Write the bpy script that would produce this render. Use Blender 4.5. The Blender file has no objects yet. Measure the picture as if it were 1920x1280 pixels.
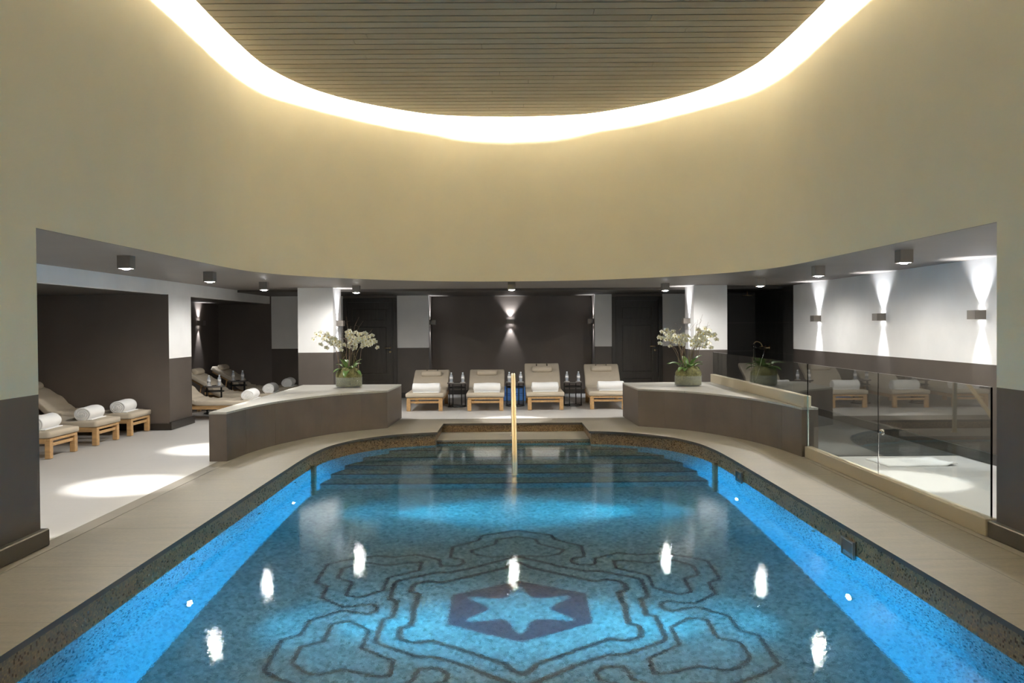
import bpy, math, random
from mathutils import Vector, Matrix
from mathutils.geometry import tessellate_polygon
random.seed(7)
PI = math.pi
sc = bpy.context.scene
col = sc.collection

# ------------------------------------------------------------------ camera, world, exposure
cd = bpy.data.cameras.new('camera'); cam = bpy.data.objects.new('camera', cd); col.objects.link(cam)
cd.sensor_width = 36.0; cd.lens = 30.0; cd.shift_y = -0.003; cd.clip_start = 0.05
cam.location = (-0.09, 0.0, 1.6)
cam.matrix_world = (Matrix.Translation((-0.09, 0, 1.6)) @ Matrix.Rotation(math.radians(-.36), 4, 'Z')
                    @ Matrix.Rotation(math.radians(90 - .85), 4, 'X') @ Matrix.Rotation(math.radians(-.4), 4, 'Z'))
sc.camera = cam
w = bpy.data.worlds.new('world'); sc.world = w; w.use_nodes = True
w.node_tree.nodes['Background'].inputs[0].default_value = (.02, .02, .022, 1)
sc.view_settings.view_transform = 'Standard'; sc.view_settings.look = 'None'
sc.view_settings.exposure = 1.0; sc.view_settings.gamma = 1.0
sc.view_settings.use_curve_mapping = False
cy = sc.cycles
cy.use_denoising = True; cy.max_bounces = 8; cy.diffuse_bounces = 4; cy.glossy_bounces = 4
cy.transmission_bounces = 8; cy.sample_clamp_indirect = 6.0; cy.sample_clamp_direct = 0
cy.use_adaptive_sampling = True; cy.adaptive_threshold = .02
cy.blur_glossy = 0.6; cy.use_light_tree = True
cy.caustics_refractive = True; cy.caustics_reflective = True

COVE = 228.0          # cove strip radiance
DOWN_W = 170.0        # downlight spot, watts
SCON_UP, SCON_DN = 38.0, 30.0
POOL_W = 1500.0

# ------------------------------------------------------------------ material helpers
def new_mat(name, base=(.5, .5, .5), rough=.6, metal=0., spec=.5, **kw):
    m = bpy.data.materials.new(name); m.use_nodes = True
    b = m.node_tree.nodes['Principled BSDF']
    b.inputs['Base Color'].default_value = (*base, 1)
    b.inputs['Roughness'].default_value = rough
    b.inputs['Metallic'].default_value = metal
    b.inputs['Specular IOR Level'].default_value = spec
    for k, v in kw.items(): b.inputs[k].default_value = v
    return m
class G:
    """tiny node graph helper"""
    def __init__(s, m): s.m = m; s.t = m.node_tree; s.n = s.t.nodes; s.b = s.n['Principled BSDF']
    def node(s, t, **kw):
        n = s.n.new(t)
        for k, v in kw.items(): setattr(n, k, v)
        return n
    def set(s, n, i, v):
        if hasattr(v, 'is_linked') or v.__class__.__name__.startswith('NodeSocket'): s.t.links.new(v, n.inputs[i])
        elif v is not None: n.inputs[i].default_value = v
    def math(s, op, a, b=None, c=None):
        n = s.node('ShaderNodeMath', operation=op)
        s.set(n, 0, a); s.set(n, 1, b); s.set(n, 2, c); return n.outputs[0]
    def pos(s):
        return s.node('ShaderNodeNewGeometry').outputs['Position']
    def obj(s):
        return s.node('ShaderNodeTexCoord').outputs['Object']
    def sep(s, v):
        n = s.node('ShaderNodeSeparateXYZ'); s.set(n, 0, v); return n.outputs
    def comb(s, x, y, z):
        n = s.node('ShaderNodeCombineXYZ'); s.set(n, 0, x); s.set(n, 1, y); s.set(n, 2, z); return n.outputs[0]
    def vmath(s, op, a, b=None):
        n = s.node('ShaderNodeVectorMath', operation=op); s.set(n, 0, a); s.set(n, 1, b); return n.outputs[0]
    def noise(s, v, scale, detail=3, rough=.5, out=0):
        n = s.node('ShaderNodeTexNoise'); s.set(n, 'Vector', v); s.set(n, 'Scale', scale); s.set(n, 'Detail', detail); s.set(n, 'Roughness', rough)
        return n.outputs[out]
    def white(s, v):
        n = s.node('ShaderNodeTexWhiteNoise', noise_dimensions='3D'); s.set(n, 'Vector', v); return n.outputs[0]
    def ramp(s, f, stops):
        n = s.node('ShaderNodeValToRGB'); s.set(n, 0, f)
        e = n.color_ramp.elements
        while len(e) < len(stops): e.new(.5)
        for q, (p, c) in zip(e, stops): q.position = p; q.color = (*c, 1)
        return n.outputs[0]
    def mix(s, f, a, b, blend='MIX'):
        n = s.node('ShaderNodeMix', data_type='RGBA', blend_type=blend)
        s.set(n, 0, f)
        for i, v in ((6, a), (7, b)):
            if isinstance(v, tuple): v = (*v, 1) if len(v) == 3 else v
            s.set(n, i, v)
        return n.outputs[2]
    def col(s, v): s.t.links.new(v, s.b.inputs['Base Color'])
    def rough(s, v): s.t.links.new(v, s.b.inputs['Roughness'])
    def bump(s, h, dist=.002, strength=1.):
        n = s.node('ShaderNodeBump'); s.set(n, 'Height', h); s.set(n, 'Distance', dist); s.set(n, 'Strength', strength)
        s.t.links.new(n.outputs[0], s.b.inputs['Normal'])

def plaster(name, c, rough=.7, amt=.06, sc_=1.3):
    m = new_mat(name, c, rough); g = G(m); p = g.pos()
    f = g.noise(p, sc_, 4)
    lo = tuple(v * (1 - amt) for v in c); hi = tuple(v * (1 + amt) for v in c)
    g.col(g.ramp(f, [(.3, lo), (.7, hi)])); g.bump(g.noise(p, 60, 3), .0006, .5)
    return m
WHITE = (.79, .785, .77); BROWN = (.075, .062, .052); BEIGE = (.765, .668, .478)
def two_tone(name, up, low, zc=1.12):
    m = new_mat(name, up, .6); g = G(m); p = g.pos(); z = g.sep(p)[2]
    f = g.math('GREATER_THAN', z, zc)
    n = g.noise(p, 2.0, 4)
    a = g.ramp(n, [(.3, tuple(v * .95 for v in up)), (.7, tuple(min(1, v * 1.04) for v in up))])
    b = g.ramp(n, [(.3, tuple(v * .9 for v in low)), (.7, tuple(v * 1.1 for v in low))])
    g.col(g.mix(f, b, a)); g.rough(g.math('MULTIPLY_ADD', f, .2, .5))
    return m
def grooves(g, p, jx, jy, wd=.006):
    """returns mask 1 on joints at multiples of jx / jy (None = no joint in that direction)"""
    x, y, z = g.sep(p); outs = []
    for v, j in ((x, jx), (y, jy)):
        if j:
            per, off = j
            a = g.math('ADD', v, off + per * 100); a = g.math('MODULO', a, per)
            a = g.math('ABSOLUTE', g.math('SUBTRACT', a, per / 2)); outs.append(g.math('LESS_THAN', a, wd / 2))
    r = outs[0]
    for o in outs[1:]: r = g.math('MAXIMUM', r, o)
    return r
def stone(name, c, jx, jy, amt=.14, rough=.5, streak=(1.2, 7, 2), jc=.45):
    m = new_mat(name, c, rough); g = G(m); p = g.pos()
    n1 = g.noise(g.vmath('MULTIPLY', p, streak), 1.6, 6, .6)
    n2 = g.noise(p, 35, 3)
    n = g.math('MULTIPLY_ADD', n2, .25, g.math('MULTIPLY', n1, .85))
    base = g.ramp(n, [(.32, tuple(v * (1 - amt) for v in c)), (.72, tuple(v * (1 + amt) for v in c))])
    if jx or jy:
        j = grooves(g, p, jx, jy)
        if name == 'grey_coping_stone': j = g.math('MAXIMUM', j, g.math('LESS_THAN', g.math('ABSOLUTE', g.math('SUBTRACT', g.sep(p)[0], 3.05)), .004))
        base = g.mix(j, base, tuple(v * jc for v in c))
    g.col(base); g.rough(g.math('MULTIPLY_ADD', n1, .25, rough - .12))
    return m
def mosaic(name, stops, size=.014, rough=.25, grout=(.1, .1, .09)):
    m = new_mat(name, stops[0][1], rough); g = G(m)
    p = g.vmath('ADD', g.pos(), (50.0037, 50.0041, 50.0029))
    q = g.vmath('DIVIDE', p, (size, size, size)); cell = g.vmath('FLOOR', q)
    wn = g.white(cell); big = g.noise(g.pos(), 5, 3)
    f = g.math('ADD', g.math('MULTIPLY', wn, .75), g.math('MULTIPLY', big, .25))
    c = g.ramp(f, stops)
    fr = g.sep(g.vmath('FRACTION', q)); nrm = g.sep(g.node('ShaderNodeNewGeometry').outputs['Normal'])
    masks = []
    for i in range(3):
        e = g.math('LESS_THAN', fr[i], .1)
        flat = g.math('LESS_THAN', g.math('ABSOLUTE', nrm[i]), .7)
        masks.append(g.math('MULTIPLY', e, flat))
    k = g.math('MAXIMUM', g.math('MAXIMUM', masks[0], masks[1]), masks[2])
    g.col(g.mix(k, c, grout)); g.bump(g.math('SUBTRACT', 1.0, k), .0006, .6)
    g.rough(g.math('MULTIPLY_ADD', wn, .2, rough))
    return m
def wood(name, c, scale=(1.5, 18, 18), amt=.25, rough=.5):
    m = new_mat(name, c, rough); g = G(m); p = g.obj()
    n = g.noise(g.vmath('MULTIPLY', p, scale), 1.5, 5, .6)
    g.col(g.ramp(n, [(.3, tuple(v * (1 - amt) for v in c)), (.7, tuple(v * (1 + amt) for v in c))]))
    g.bump(n, .0008, .4); return m
def fabric(name, c, rough=.9, sc_=400, amt=.08, dist=.0008):
    m = new_mat(name, c, rough, spec=.2); g = G(m); p = g.obj()
    n = g.noise(p, sc_, 2); b = g.noise(p, 6, 3)
    f = g.math('MULTIPLY_ADD', n, .5, g.math('MULTIPLY', b, .5))
    g.col(g.ramp(f, [(.3, tuple(v * (1 - amt) for v in c)), (.7, tuple(min(1, v * (1 + amt)) for v in c))]))
    g.bump(n, dist, .6); return m
def emit(name, c, s):
    m = new_mat(name, c, .5); b = m.node_tree.nodes['Principled BSDF']
    b.inputs['Emission Color'].default_value = (*c, 1); b.inputs['Emission Strength'].default_value = s
    return m

M = {}
M['beige'] = plaster('beige_plaster', BEIGE, .7, .025)
M['oval_wall'] = two_tone('beige_over_brown_paint', BEIGE, (.034, .028, .024))
M['white'] = plaster('white_plaster', WHITE)
M['two'] = two_tone('white_over_brown_paint', WHITE, BROWN)
M['dark'] = plaster('dark_brown_plaster', (.115, .095, .082), .55, .12)
M['soffit'] = plaster('taupe_soffit_paint', (.23, .207, .183), .5, .05)
M['soffit_low'] = plaster('dark_soffit_paint', (.075, .065, .055), .45, .05)
M['pale_floor'] = stone('pale_limestone_floor', (.52, .51, .49), (1.2, .37), (.6, .1), .05, .42, (1.2, 6, 2), .88)
M['coping'] = stone('grey_coping_stone', (.138, .124, .100), None, (1.09, .26), .30, .5)
M['coping_dark'] = stone('grey_border_stone', (.16, .145, .12), None, (1.09, .8), .16, .5)
M['shower_floor'] = stone('dark_grey_streaked_stone', (.05, .052, .05), (.6, 0), (.6, 0), .35, .5, (1, 9, 2))
M['shower_floor'].node_tree.nodes['Principled BSDF'].inputs['Specular IOR Level'].default_value = .12
M['nose'] = new_mat('dark_coping_edge', (.035, .03, .024), .5)
M['bench_side'] = plaster('dark_bench_tile', (.058, .046, .036), .5, .14, 3)
M['bench_top'] = stone('grey_bench_slab', (.30, .29, .255), None, (1.25, .2), .1, .45)
M['mosaic_band'] = mosaic('brown_gold_mosaic', [(.1, (.07, .04, .016)), (.45, (.14, .086, .034)), (.7, (.205, .13, .055)), (.95, (.31, .20, .09))], grout=(.05, .04, .03))
M['mosaic_wall'] = mosaic('pale_blue_wall_mosaic', [(.12, (.03, .15, .21)), (.45, (.08, .36, .44)), (.88, (.22, .62, .72))], .02)
M['mosaic_floor'] = mosaic('sea_green_floor_mosaic', [(.12, (.06, .105, .085)), (.45, (.125, .19, .155)), (.88, (.27, .355, .29))], .021)
M['mosaic_dark'] = mosaic('dark_purple_mosaic', [(.1, (.03, .014, .016)), (.5, (.05, .025, .028)), (.9, (.085, .045, .05))], .014, grout=(.06, .05, .06))
M['mosaic_line'] = mosaic('brown_line_mosaic', [(.1, (.018, .010, .007)), (.5, (.032, .02, .015)), (.9, (.055, .036, .027))], .014, grout=(.06, .05, .04))
M['plank'] = wood('grey_brown_ceiling_wood', (.31, .26, .185), (1.0, 30, 30), .1, .55)
M['black'] = new_mat('black_void', (.012, .01, .008), .9)
M['teak'] = wood('golden_teak', (.50, .31, .14), (14, 2.5, 14), .22, .45)
M['cushion'] = fabric('taupe_cushion_fabric', (.52, .455, .36))
M['strap'] = fabric('dark_taupe_webbing', (.12, .10, .085))
M['towel'] = fabric('white_terry', (.86, .86, .85), .95, 260, .04, .004)
M['black_metal'] = new_mat('black_metal', (.02, .02, .02), .35, .6)
M['table_top'] = new_mat('dark_stone_table_top', (.10, .09, .085), .25)
M['chrome'] = new_mat('chrome', (.75, .74, .72), .12, 1.)
M['brass'] = new_mat('brushed_brass', (.78, .62, .38), .28, 1.)
M['gold'] = new_mat('champagne_gold_metal', (.76, .62, .40), .33, .85)
M['fixture'] = new_mat('grey_bronze_fixture', (.25, .225, .2), .4, .5)
M['lens'] = emit('lit_lens', (1., .98, .95), 170)
M['lens_s'] = emit('lit_sconce_lens', (.97, .98, 1.), 40)
M['pool_lens'] = emit('lit_pool_lamp', (.75, .92, 1.), 60)
M['cove'] = emit('cove_led_strip', (1., .96, .82), COVE)
M['door'] = wood('black_brown_door_wood', (.026, .022, .017), (25, 25, 1.5), .3, .45)
M['channel'] = new_mat('beige_metal_channel', (.48, .42, .31), .45, .2)
M['tile'] = stone('black_shower_tile', (.042, .04, .036), None, None, .2, .35)
g = G(M['tile']); p = g.pos()
x, y, z = g.sep(p); zz = g.math('ABSOLUTE', g.math('SUBTRACT', g.math('MODULO', g.math('ADD', z, 6.12), .62), .31))
lh = g.math('LESS_THAN', zz, .004)
yy = g.math('ABSOLUTE', g.math('SUBTRACT', g.math('MODULO', g.math('ADD', y, 6.3), 1.2), .6)); lv = g.math('LESS_THAN', yy, .004)
g.col(g.mix(g.math('MAXIMUM', lh, lv), (.042, .04, .036), (.11, .10, .085)))
M['leaf'] = new_mat('orchid_leaf_green', (.10, .19, .045), .35)
M['moss'] = plaster('olive_moss', (.125, .12, .045), .95, .5, 40)
M['stem'] = new_mat('brown_green_stem', (.16, .13, .06), .6)
M['twig'] = new_mat('grey_twig', (.20, .14, .10), .8)
M['petal'] = new_mat('cream_petal', (.82, .80, .66), .6)
M['lip'] = new_mat('yellow_orchid_lip', (.62, .50, .12), .5)
M['label'] = new_mat('white_bottle_label', (.82, .83, .85), .5)
M['cap'] = new_mat('white_bottle_cap', (.75, .8, .88), .4)
M['coaster'] = new_mat('pale_coaster', (.62, .58, .54), .6)
M['blue'] = new_mat('bright_blue', (.16, .42, 1.), .35)
M['strip_light'] = new_mat('pale_glass_edge', (.6, .75, .68), .2)

def glass_mat(name, c=(1, 1, 1), rough=0., ior=1.5):
    m = new_mat(name, c, rough); b = m.node_tree.nodes['Principled BSDF']
    b.inputs['Transmission Weight'].default_value = 1; b.inputs['IOR'].default_value = ior
    return m
M['glass'] = glass_mat('clear_green_glass', (.90, .955, .93))
M['bowl_glass'] = new_mat('bowl_glass', (.8, .86, .82), .03, spec=.8, Alpha=.12)
M['bottle'] = new_mat('clear_plastic', (.75, .82, .9), .08, spec=.8, Alpha=.38)
M['water'] = glass_mat('rippled_pool_water', (.93, .985, .985), 0., 1.333)
g = G(M['water']); p = g.pos()
h1 = g.noise(g.vmath('MULTIPLY', p, (1, .8, 1)), 60, 3, .5)
h2 = g.noise(g.vmath('ADD', p, (7, 3, 0)), 2.2, 2, .5)
n = g.node('ShaderNodeBump'); g.set(n, 'Height', g.math('MULTIPLY_ADD', h2, 1.5, h1)); g.set(n, 'Distance', .00036); g.set(n, 'Strength', 1.0)
g.t.links.new(n.outputs[0], g.b.inputs['Normal'])

# ------------------------------------------------------------------ mesh helpers
class MB:
    def __init__(s): s.v = []; s.f = []; s.m = []; s.s = []
    def add(s, vs, fs, mi=0, smooth=False, T=None):
        o = len(s.v)
        s.v += [tuple(T @ Vector(v)) if T else tuple(v) for v in vs]
        s.f += [tuple(i + o for i in f) for f in fs]; s.m += [mi] * len(fs); s.s += [smooth] * len(fs)
        return s
    def box(s, a, b, mi=0, T=None, bev=0.):
        (x0, y0, z0), (x1, y1, z1) = a, b
        if bev > 0:
            k = min(bev, (x1 - x0) * .49, (y1 - y0) * .49, (z1 - z0) * .49)
            vs = []
            for z, i in ((z0, k), (z0 + k, 0), (z1 - k, 0), (z1, k)):
                vs += [(x0 + k, y0 + i, z), (x1 - k, y0 + i, z), (x1 - i, y0 + k, z), (x1 - i, y1 - k, z),
                       (x1 - k, y1 - i, z), (x0 + k, y1 - i, z), (x0 + i, y1 - k, z), (x0 + i, y0 + k, z)]
            fs = [tuple(reversed(range(8))), tuple(range(24, 32))]
            for r in range(3):
                for q in range(8):
                    fs.append((r * 8 + q, r * 8 + (q + 1) % 8, r * 8 + 8 + (q + 1) % 8, r * 8 + 8 + q))
            return s.add(vs, fs, mi, False, T)
        vs = [(x0, y0, z0), (x1, y0, z0), (x1, y1, z0), (x0, y1, z0), (x0, y0, z1), (x1, y0, z1), (x1, y1, z1), (x0, y1, z1)]
        fs = [(3, 2, 1, 0), (4, 5, 6, 7), (0, 1, 5, 4), (1, 2, 6, 5), (2, 3, 7, 6), (3, 0, 4, 7)]
        return s.add(vs, fs, mi, False, T)
    def tube(s, pts, r, n=10, mi=0, caps=True, rs=None, flat=1.0):
        pts = [Vector(p) for p in pts]; k = len(pts); rings = []
        up = Vector((0, 0, 1))
        for i, p in enumerate(pts):
            t = (pts[min(i + 1, k - 1)] - pts[max(i - 1, 0)]).normalized()
            a = up if abs(t.dot(up)) < .95 else Vector((1, 0, 0))
            if i and abs(t.dot(px)) < .95: u = (px - t * px.dot(t)).normalized()
            else: u = t.cross(a).normalized()
            px = u; w_ = t.cross(u)
            rr = rs[i] if rs else r
            rings.append([p + (u * math.cos(2 * PI * q / n) + w_ * math.sin(2 * PI * q / n) * flat) * rr for q in range(n)])
        vs = [v for r_ in rings for v in r_]; fs = []
        for i in range(k - 1):
            for q in range(n): fs.append((i * n + q, i * n + (q + 1) % n, (i + 1) * n + (q + 1) % n, (i + 1) * n + q))
        if caps: fs += [tuple(reversed(range(n))), tuple(range((k - 1) * n, k * n))]
        return s.add(vs, fs, mi, True)
    def lathe(s, prof, n=24, mi=0, T=None, c=(0, 0, 0), smooth=True):
        vs = []; fs = []
        for r, z in prof:
            for q in range(n): vs.append((c[0] + r * math.cos(2 * PI * q / n), c[1] + r * math.sin(2 * PI * q / n), c[2] + z))
        for i in range(len(prof) - 1):
            for q in range(n): fs.append((i * n + q, i * n + (q + 1) % n, (i + 1) * n + (q + 1) % n, (i + 1) * n + q))
        if prof[0][0] > 1e-5: fs.append(tuple(reversed(range(n))))
        if prof[-1][0] > 1e-5: fs.append(tuple(range((len(prof) - 1) * n, len(prof) * n)))
        return s.add(vs, fs, mi, smooth, T)
    def prism(s, poly, z0, z1, mt=0, ms=None, mb=None, holes=(), bottom=True, top=True, smooth=False):
        """vertical prism from a 2D outline (ccw), optional holes"""
        ms = mt if ms is None else ms; mb = mt if mb is None else mb
        loops = [poly] + list(holes)
        flat = [p for l in loops for p in l]
        tris = tessellate_polygon([[Vector((x, y, 0)) for x, y in l] for l in loops])
        def up(t):
            a, b, c = (flat[i] for i in t)
            return (b[0] - a[0]) * (c[1] - a[1]) - (b[1] - a[1]) * (c[0] - a[0]) > 0
        T = [t if up(t) else (t[0], t[2], t[1]) for t in tris]
        if top: s.add([(x, y, z1) for x, y in flat], T, mt)
        if bottom and z0 != z1: s.add([(x, y, z0) for x, y in flat], [(t[0], t[2], t[1]) for t in T], mb)
        if z0 != z1:
            for l in loops:
                n = len(l)
                s.add([(x, y, z0) for x, y in l] + [(x, y, z1) for x, y in l], [(i, (i + 1) % n, n + (i + 1) % n, n + i) for i in range(n)], ms, smooth)
        return s
    def build(s, name, mats, parent=None, fix=False, subsurf=0):
        me = bpy.data.meshes.new(name); me.from_pydata(s.v, [], s.f)
        if not isinstance(mats, (list, tuple)): mats = [mats]
        for m in mats: me.materials.append(m)
        me.polygons.foreach_set('material_index', s.m); me.polygons.foreach_set('use_smooth', s.s)
        me.update()
        if fix:
            import bmesh
            b = bmesh.new(); b.from_mesh(me); bmesh.ops.remove_doubles(b, verts=b.verts, dist=1e-5)
            bmesh.ops.recalc_face_normals(b, faces=b.faces); b.to_mesh(me); b.free()
        o = bpy.data.objects.new(name, me); col.objects.link(o)
        if parent: o.parent = parent
        if subsurf:
            md = o.modifiers.new('sub', 'SUBSURF'); md.levels = md.render_levels = subsurf
        return o
def tag(o, label, cat, group=None, kind=None):
    o['label'] = label; o['category'] = cat
    if group: o['group'] = group
    if kind: o['kind'] = kind
    return o
def empty(name, loc, label, cat, group=None, rz=0.):
    o = bpy.data.objects.new(name, None); col.objects.link(o); o.empty_display_size = .1
    o.location = loc; o.rotation_euler = (0, 0, rz)
    return tag(o, label, cat, group)
def struct(o, label=None):
    o['kind'] = 'structure'
    if label: o['label'] = label
    return o
def place(o, loc, rz=0.):
    o.location = loc; o.rotation_euler = (0, 0, rz); return o
def copy_tree(o, parent=None):
    c = o.copy(); col.objects.link(c)
    if parent: c.parent = parent
    for ch in [q for q in list(o.children)]: copy_tree(ch, c)
    return c
def catmull(pts, n=8):
    P = [Vector(p) for p in pts]; P = [2 * P[0] - P[1]] + P + [2 * P[-1] - P[-2]]; out = []
    for i in range(1, len(P) - 2):
        for k in range(n):
            t = k / n; a, b, c, d = P[i - 1:i + 3]
            out.append(tuple(.5 * ((2 * b) + (c - a) * t + (2 * a - 5 * b + 4 * c - d) * t * t + (3 * b - a - 3 * c + d) * t ** 3)))
    out.append(tuple(P[-2])); return out
def spot(name, loc, aim, watts, size, blend, radius, c=(1, 1, 1), parent=None):
    l = bpy.data.lights.new(name, 'SPOT'); l.energy = watts; l.spot_size = math.radians(size); l.spot_blend = blend
    l.shadow_soft_size = radius; l.color = c
    o = bpy.data.objects.new(name, l); col.objects.link(o); o.location = loc
    o.rotation_euler = Vector(aim).to_track_quat('-Z', 'Y').to_euler()
    if parent: o.parent = parent
    return o

YC = 7.03   # centre of the oval room and of the pool
def mirror_shape(half):
    """half: points from (0, yfar) round to (a, YC) for x>=0 -> full closed ccw outline"""
    h = half[:]                       # from far centre to right side
    q1 = h[::-1]                      # right side -> far centre (ccw in first quadrant)
    q2 = [(-x, y) for x, y in h[1:]]  # far centre -> left side
    top = q1 + q2
    bot = [(-x, 2 * YC - y) for x, y in top]
    out = top[:-1] + bot[:-1]
    return out
wall_half = catmull([(0, 14.28), (.85, 14.18), (1.6, 13.85), (2.3, 13.3), (2.85, 12.68), (3.25, 11.98), (3.46, 11.25), (3.525, 10.4), (3.53, 9.4)], 8) + [(3.53, 8.2), (3.53, YC)]
slat_half = catmull([(0, 13.88), (.7, 13.82), (1.34, 13.64), (2.06, 13.12), (2.55, 12.6), (2.93, 11.95), (3.18, 11.1), (3.25, 10.2), (3.27, 9.3)], 8) + [(3.27, 8.2), (3.27, YC)]
pool_far = catmull([(1.18, 12.92), (1.56, 12.79), (1.93, 12.55), (2.27, 12.1), (2.5, 11.5), (2.59, 10.8), (2.61, 10.1)], 7)
WALL = mirror_shape(wall_half); SLAT = mirror_shape(slat_half)

# ------------------------------------------------------------------ floor level
def pool_outline(inset=0., recess=True, y_rec=14.05):
    r = [(x - inset, y - inset * (1 if x < 2.2 else 0)) for x, y in pool_far]
    right = [(r[-1][0], 2 * YC - r[-1][1])] + r[::-1]        # lower right straight up to far
    far = ([(1.17 - inset, y_rec - inset), (-1.17 + inset, y_rec - inset)] if recess else [])
    left = [(-x, y) for x, y in right[::-1]]
    near = [(-x, 2 * YC - y) for x, y in r[::-1]][1:] + [(x, 2 * YC - y) for x, y in r][:-1]
    return right + far + left + near
def half_w(y):
    """half width of the pool at y"""
    y = abs(y - YC) + YC
    if y <= 10.1: return 2.61
    for (x0, y0), (x1, y1) in zip(pool_far, pool_far[1:]):
        if y1 <= y <= y0: return x0 + (x1 - x0) * (y - y0) / (y1 - y0)
    return 1.18
COP = pool_outline(0.03)   # coping overhangs by 3 cm
POOL = pool_outline(0.0)
mb = MB()
outer = [(3.41, 2 * YC - 14.72), (3.41, 14.72), (-3.41, 14.72), (-3.41, 2 * YC - 14.72)]
mb.prism(outer, -.035, 0, 0, 1, 1, holes=[COP[::-1]])
struct(mb.build('coping', [M['coping'], M['nose']]), 'grey stone coping round the pool')
mb = MB()
for sx in (-1, 1):
    xs = sorted((sx * 3.416, sx * 3.56))
    mb.box((xs[0], -.66, -.035), (xs[1], 14.72, 0))
struct(mb.build('floor_border', M['coping_dark']), 'darker stone border strip')
ROOM = [(5.4, -3), (5.4, 19.2), (-5.4, 19.2), (-5.4, -3)]
inner = [(3.56, -.66), (3.56, 14.72), (-3.56, 14.72), (-3.56, -.66)]
mb = MB()
# pale floor: ring round the pool deck, plus alcoves and the recess at the back
mb.prism([(5.6, -3), (5.6, 20.2), (-9, 20.2), (-9, -3)], -.06, -.004, holes=[inner[::-1]])
struct(mb.build('floor', M['pale_floor']), 'pale limestone floor')
mb = MB(); mb.box((3.66, 10.24, -.003), (5.4, 18.8, .001))
struct(mb.build('floor_shower', M['shower_floor']), 'dark streaked stone floor by the shower')

# ------------------------------------------------------------------ pool basin
ZW, ZF = -.2, -1.8
REC = pool_outline(0.0, True, 13.07)
mb = MB()
n = len(REC)
# split walls at the water line: brown band above, pale blue mosaic below
for za, zb, mi in ((ZW - .02, -.035, 0), (ZF, ZW - .02, 1)):
    P = POOL if mi == 0 else REC
    n = len(P)
    mb.add([(x, y, za) for x, y in P] + [(x, y, zb) for x, y in P], [(i, n + i, n + (i + 1) % n, (i + 1) % n) for i in range(n)], mi, False)
struct(mb.build('pool_wall', [M['mosaic_band'], M['mosaic_wall']]), 'mosaic tiled pool wall')
mb = MB()
# first dry step inside the recess
mb.box((-1.17, 13.07, -.175), (1.17, 14.05, -.145), 0)
mb.box((-1.17, 13.08, -.6), (1.17, 14.05, -.175), 1)
struct(mb.build('recess_step', [M['coping'], M['mosaic_band']]), 'stone step down into the pool recess')
mb = MB()
for k in range(5):
    yk = 12.62 - .36 * k; z1 = -.43 - .27 * k; z0 = z1 - .27 if k < 4 else ZF
    pts = []
    ys = [yk] + [y for x, y in pool_far[::-1] if y > yk + .01]
    R_ = [(half_w(y) - .003, y) for y in ys]
    poly = R_ + [(1.17, 13.07), (-1.17, 13.07)] + [(-x, y) for x, y in R_[::-1]]
    mb.prism(poly, z0, z1, 0, 0, 0)
    mb.box((-half_w(yk) + .01, yk - .002, z1 - .03), (half_w(yk) - .01, yk + .03, z1 + .002), 1)
struct(mb.build('pool_steps', [M['mosaic_floor'], M['mosaic_line']]), 'mosaic steps under water')
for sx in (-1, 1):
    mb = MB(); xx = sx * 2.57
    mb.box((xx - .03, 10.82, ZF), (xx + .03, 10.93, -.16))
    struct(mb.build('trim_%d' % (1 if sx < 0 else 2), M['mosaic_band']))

# floor with the star pattern set into it
S = MB()
S.prism(pool_outline(0, False), ZF - .05, ZF, 0)
zp = ZF + .003
def poly_at(pts, mi):
    if sum(a[0] * b[1] - b[0] * a[1] for a, b in zip(pts, pts[1:] + pts[:1])) < 0: pts = pts[::-1]
    tris = tessellate_polygon([[Vector((x, y, 0)) for x, y in pts]])
    fs = []
    for t in tris:
        a, b, c = (pts[i] for i in t)
        cr = (b[0] - a[0]) * (c[1] - a[1]) - (b[1] - a[1]) * (c[0] - a[0])
        fs.append(tuple(t) if cr > 0 else (t[0], t[2], t[1]))
    S.add([(x, y + YC, zp) for x, y in pts], fs, mi)
def band(pts, wd, closed):
    P = [Vector(p) for p in pts]; n = len(P); L = []; R = []
    for i in range(n):
        a = P[i - 1] if (i or closed) else P[0]; c = P[(i + 1) % n] if (i < n - 1 or closed) else P[i]
        d1 = (P[i] - a); d2 = (c - P[i])
        d1 = d1.normalized() if d1.length > 1e-6 else d2.normalized(); d2 = d2.normalized() if d2.length > 1e-6 else d1
        t = (d1 + d2); t = t.normalized() if t.length > 1e-4 else d1
        nn = Vector((-t.y, t.x)); k = wd / 2 / max(.55, abs(nn.dot(Vector((-d1.y, d1.x)))))
        L.append(P[i] + nn * k); R.append(P[i] - nn * k)
    m = n if closed else n - 1
    for i in range(m):
        j = (i + 1) % n
        q = [R[i], R[j], L[j], L[i]]
        S.add([(v.x, v.y + YC, zp) for v in q], [(0, 1, 2, 3)], 2)
QA = [(0, 1.11), (.085, 1.03), (.11, .965), (.42, .755), (.62, .625), (.69, .585), (.80, .625), (.91, .57), (.94, .5), (.94, .37), (.865, .32), (.865, .14), (.88, 0)]
QB = [(0, 1.27), (.05, 1.25), (.31, 1.055), (.37, 1.0), (.63, .845), (.75, .845), (1.07, .645), (1.105, .6), (1.10, .2), (1.03, .17), (1.03, 0)]
QC = [(0, 2.158), (.37, 1.97), (.395, 1.815), (.65, 1.59), (.655, 1.26), (.53, 1.2), (.515, 1.1), (.58, 1.02), (.725, 1.02), (.755, 1.2), (.985, 1.355), (1.19, 1.28), (1.39, 1.32), (1.66, 1.19), (1.81, 1.07), (1.81, .585), (1.69, .5), (1.68, .23), (1.46, .035), (1.38, .055), (1.24, .105), (1.182, .045), (1.182, 0)]
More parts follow.
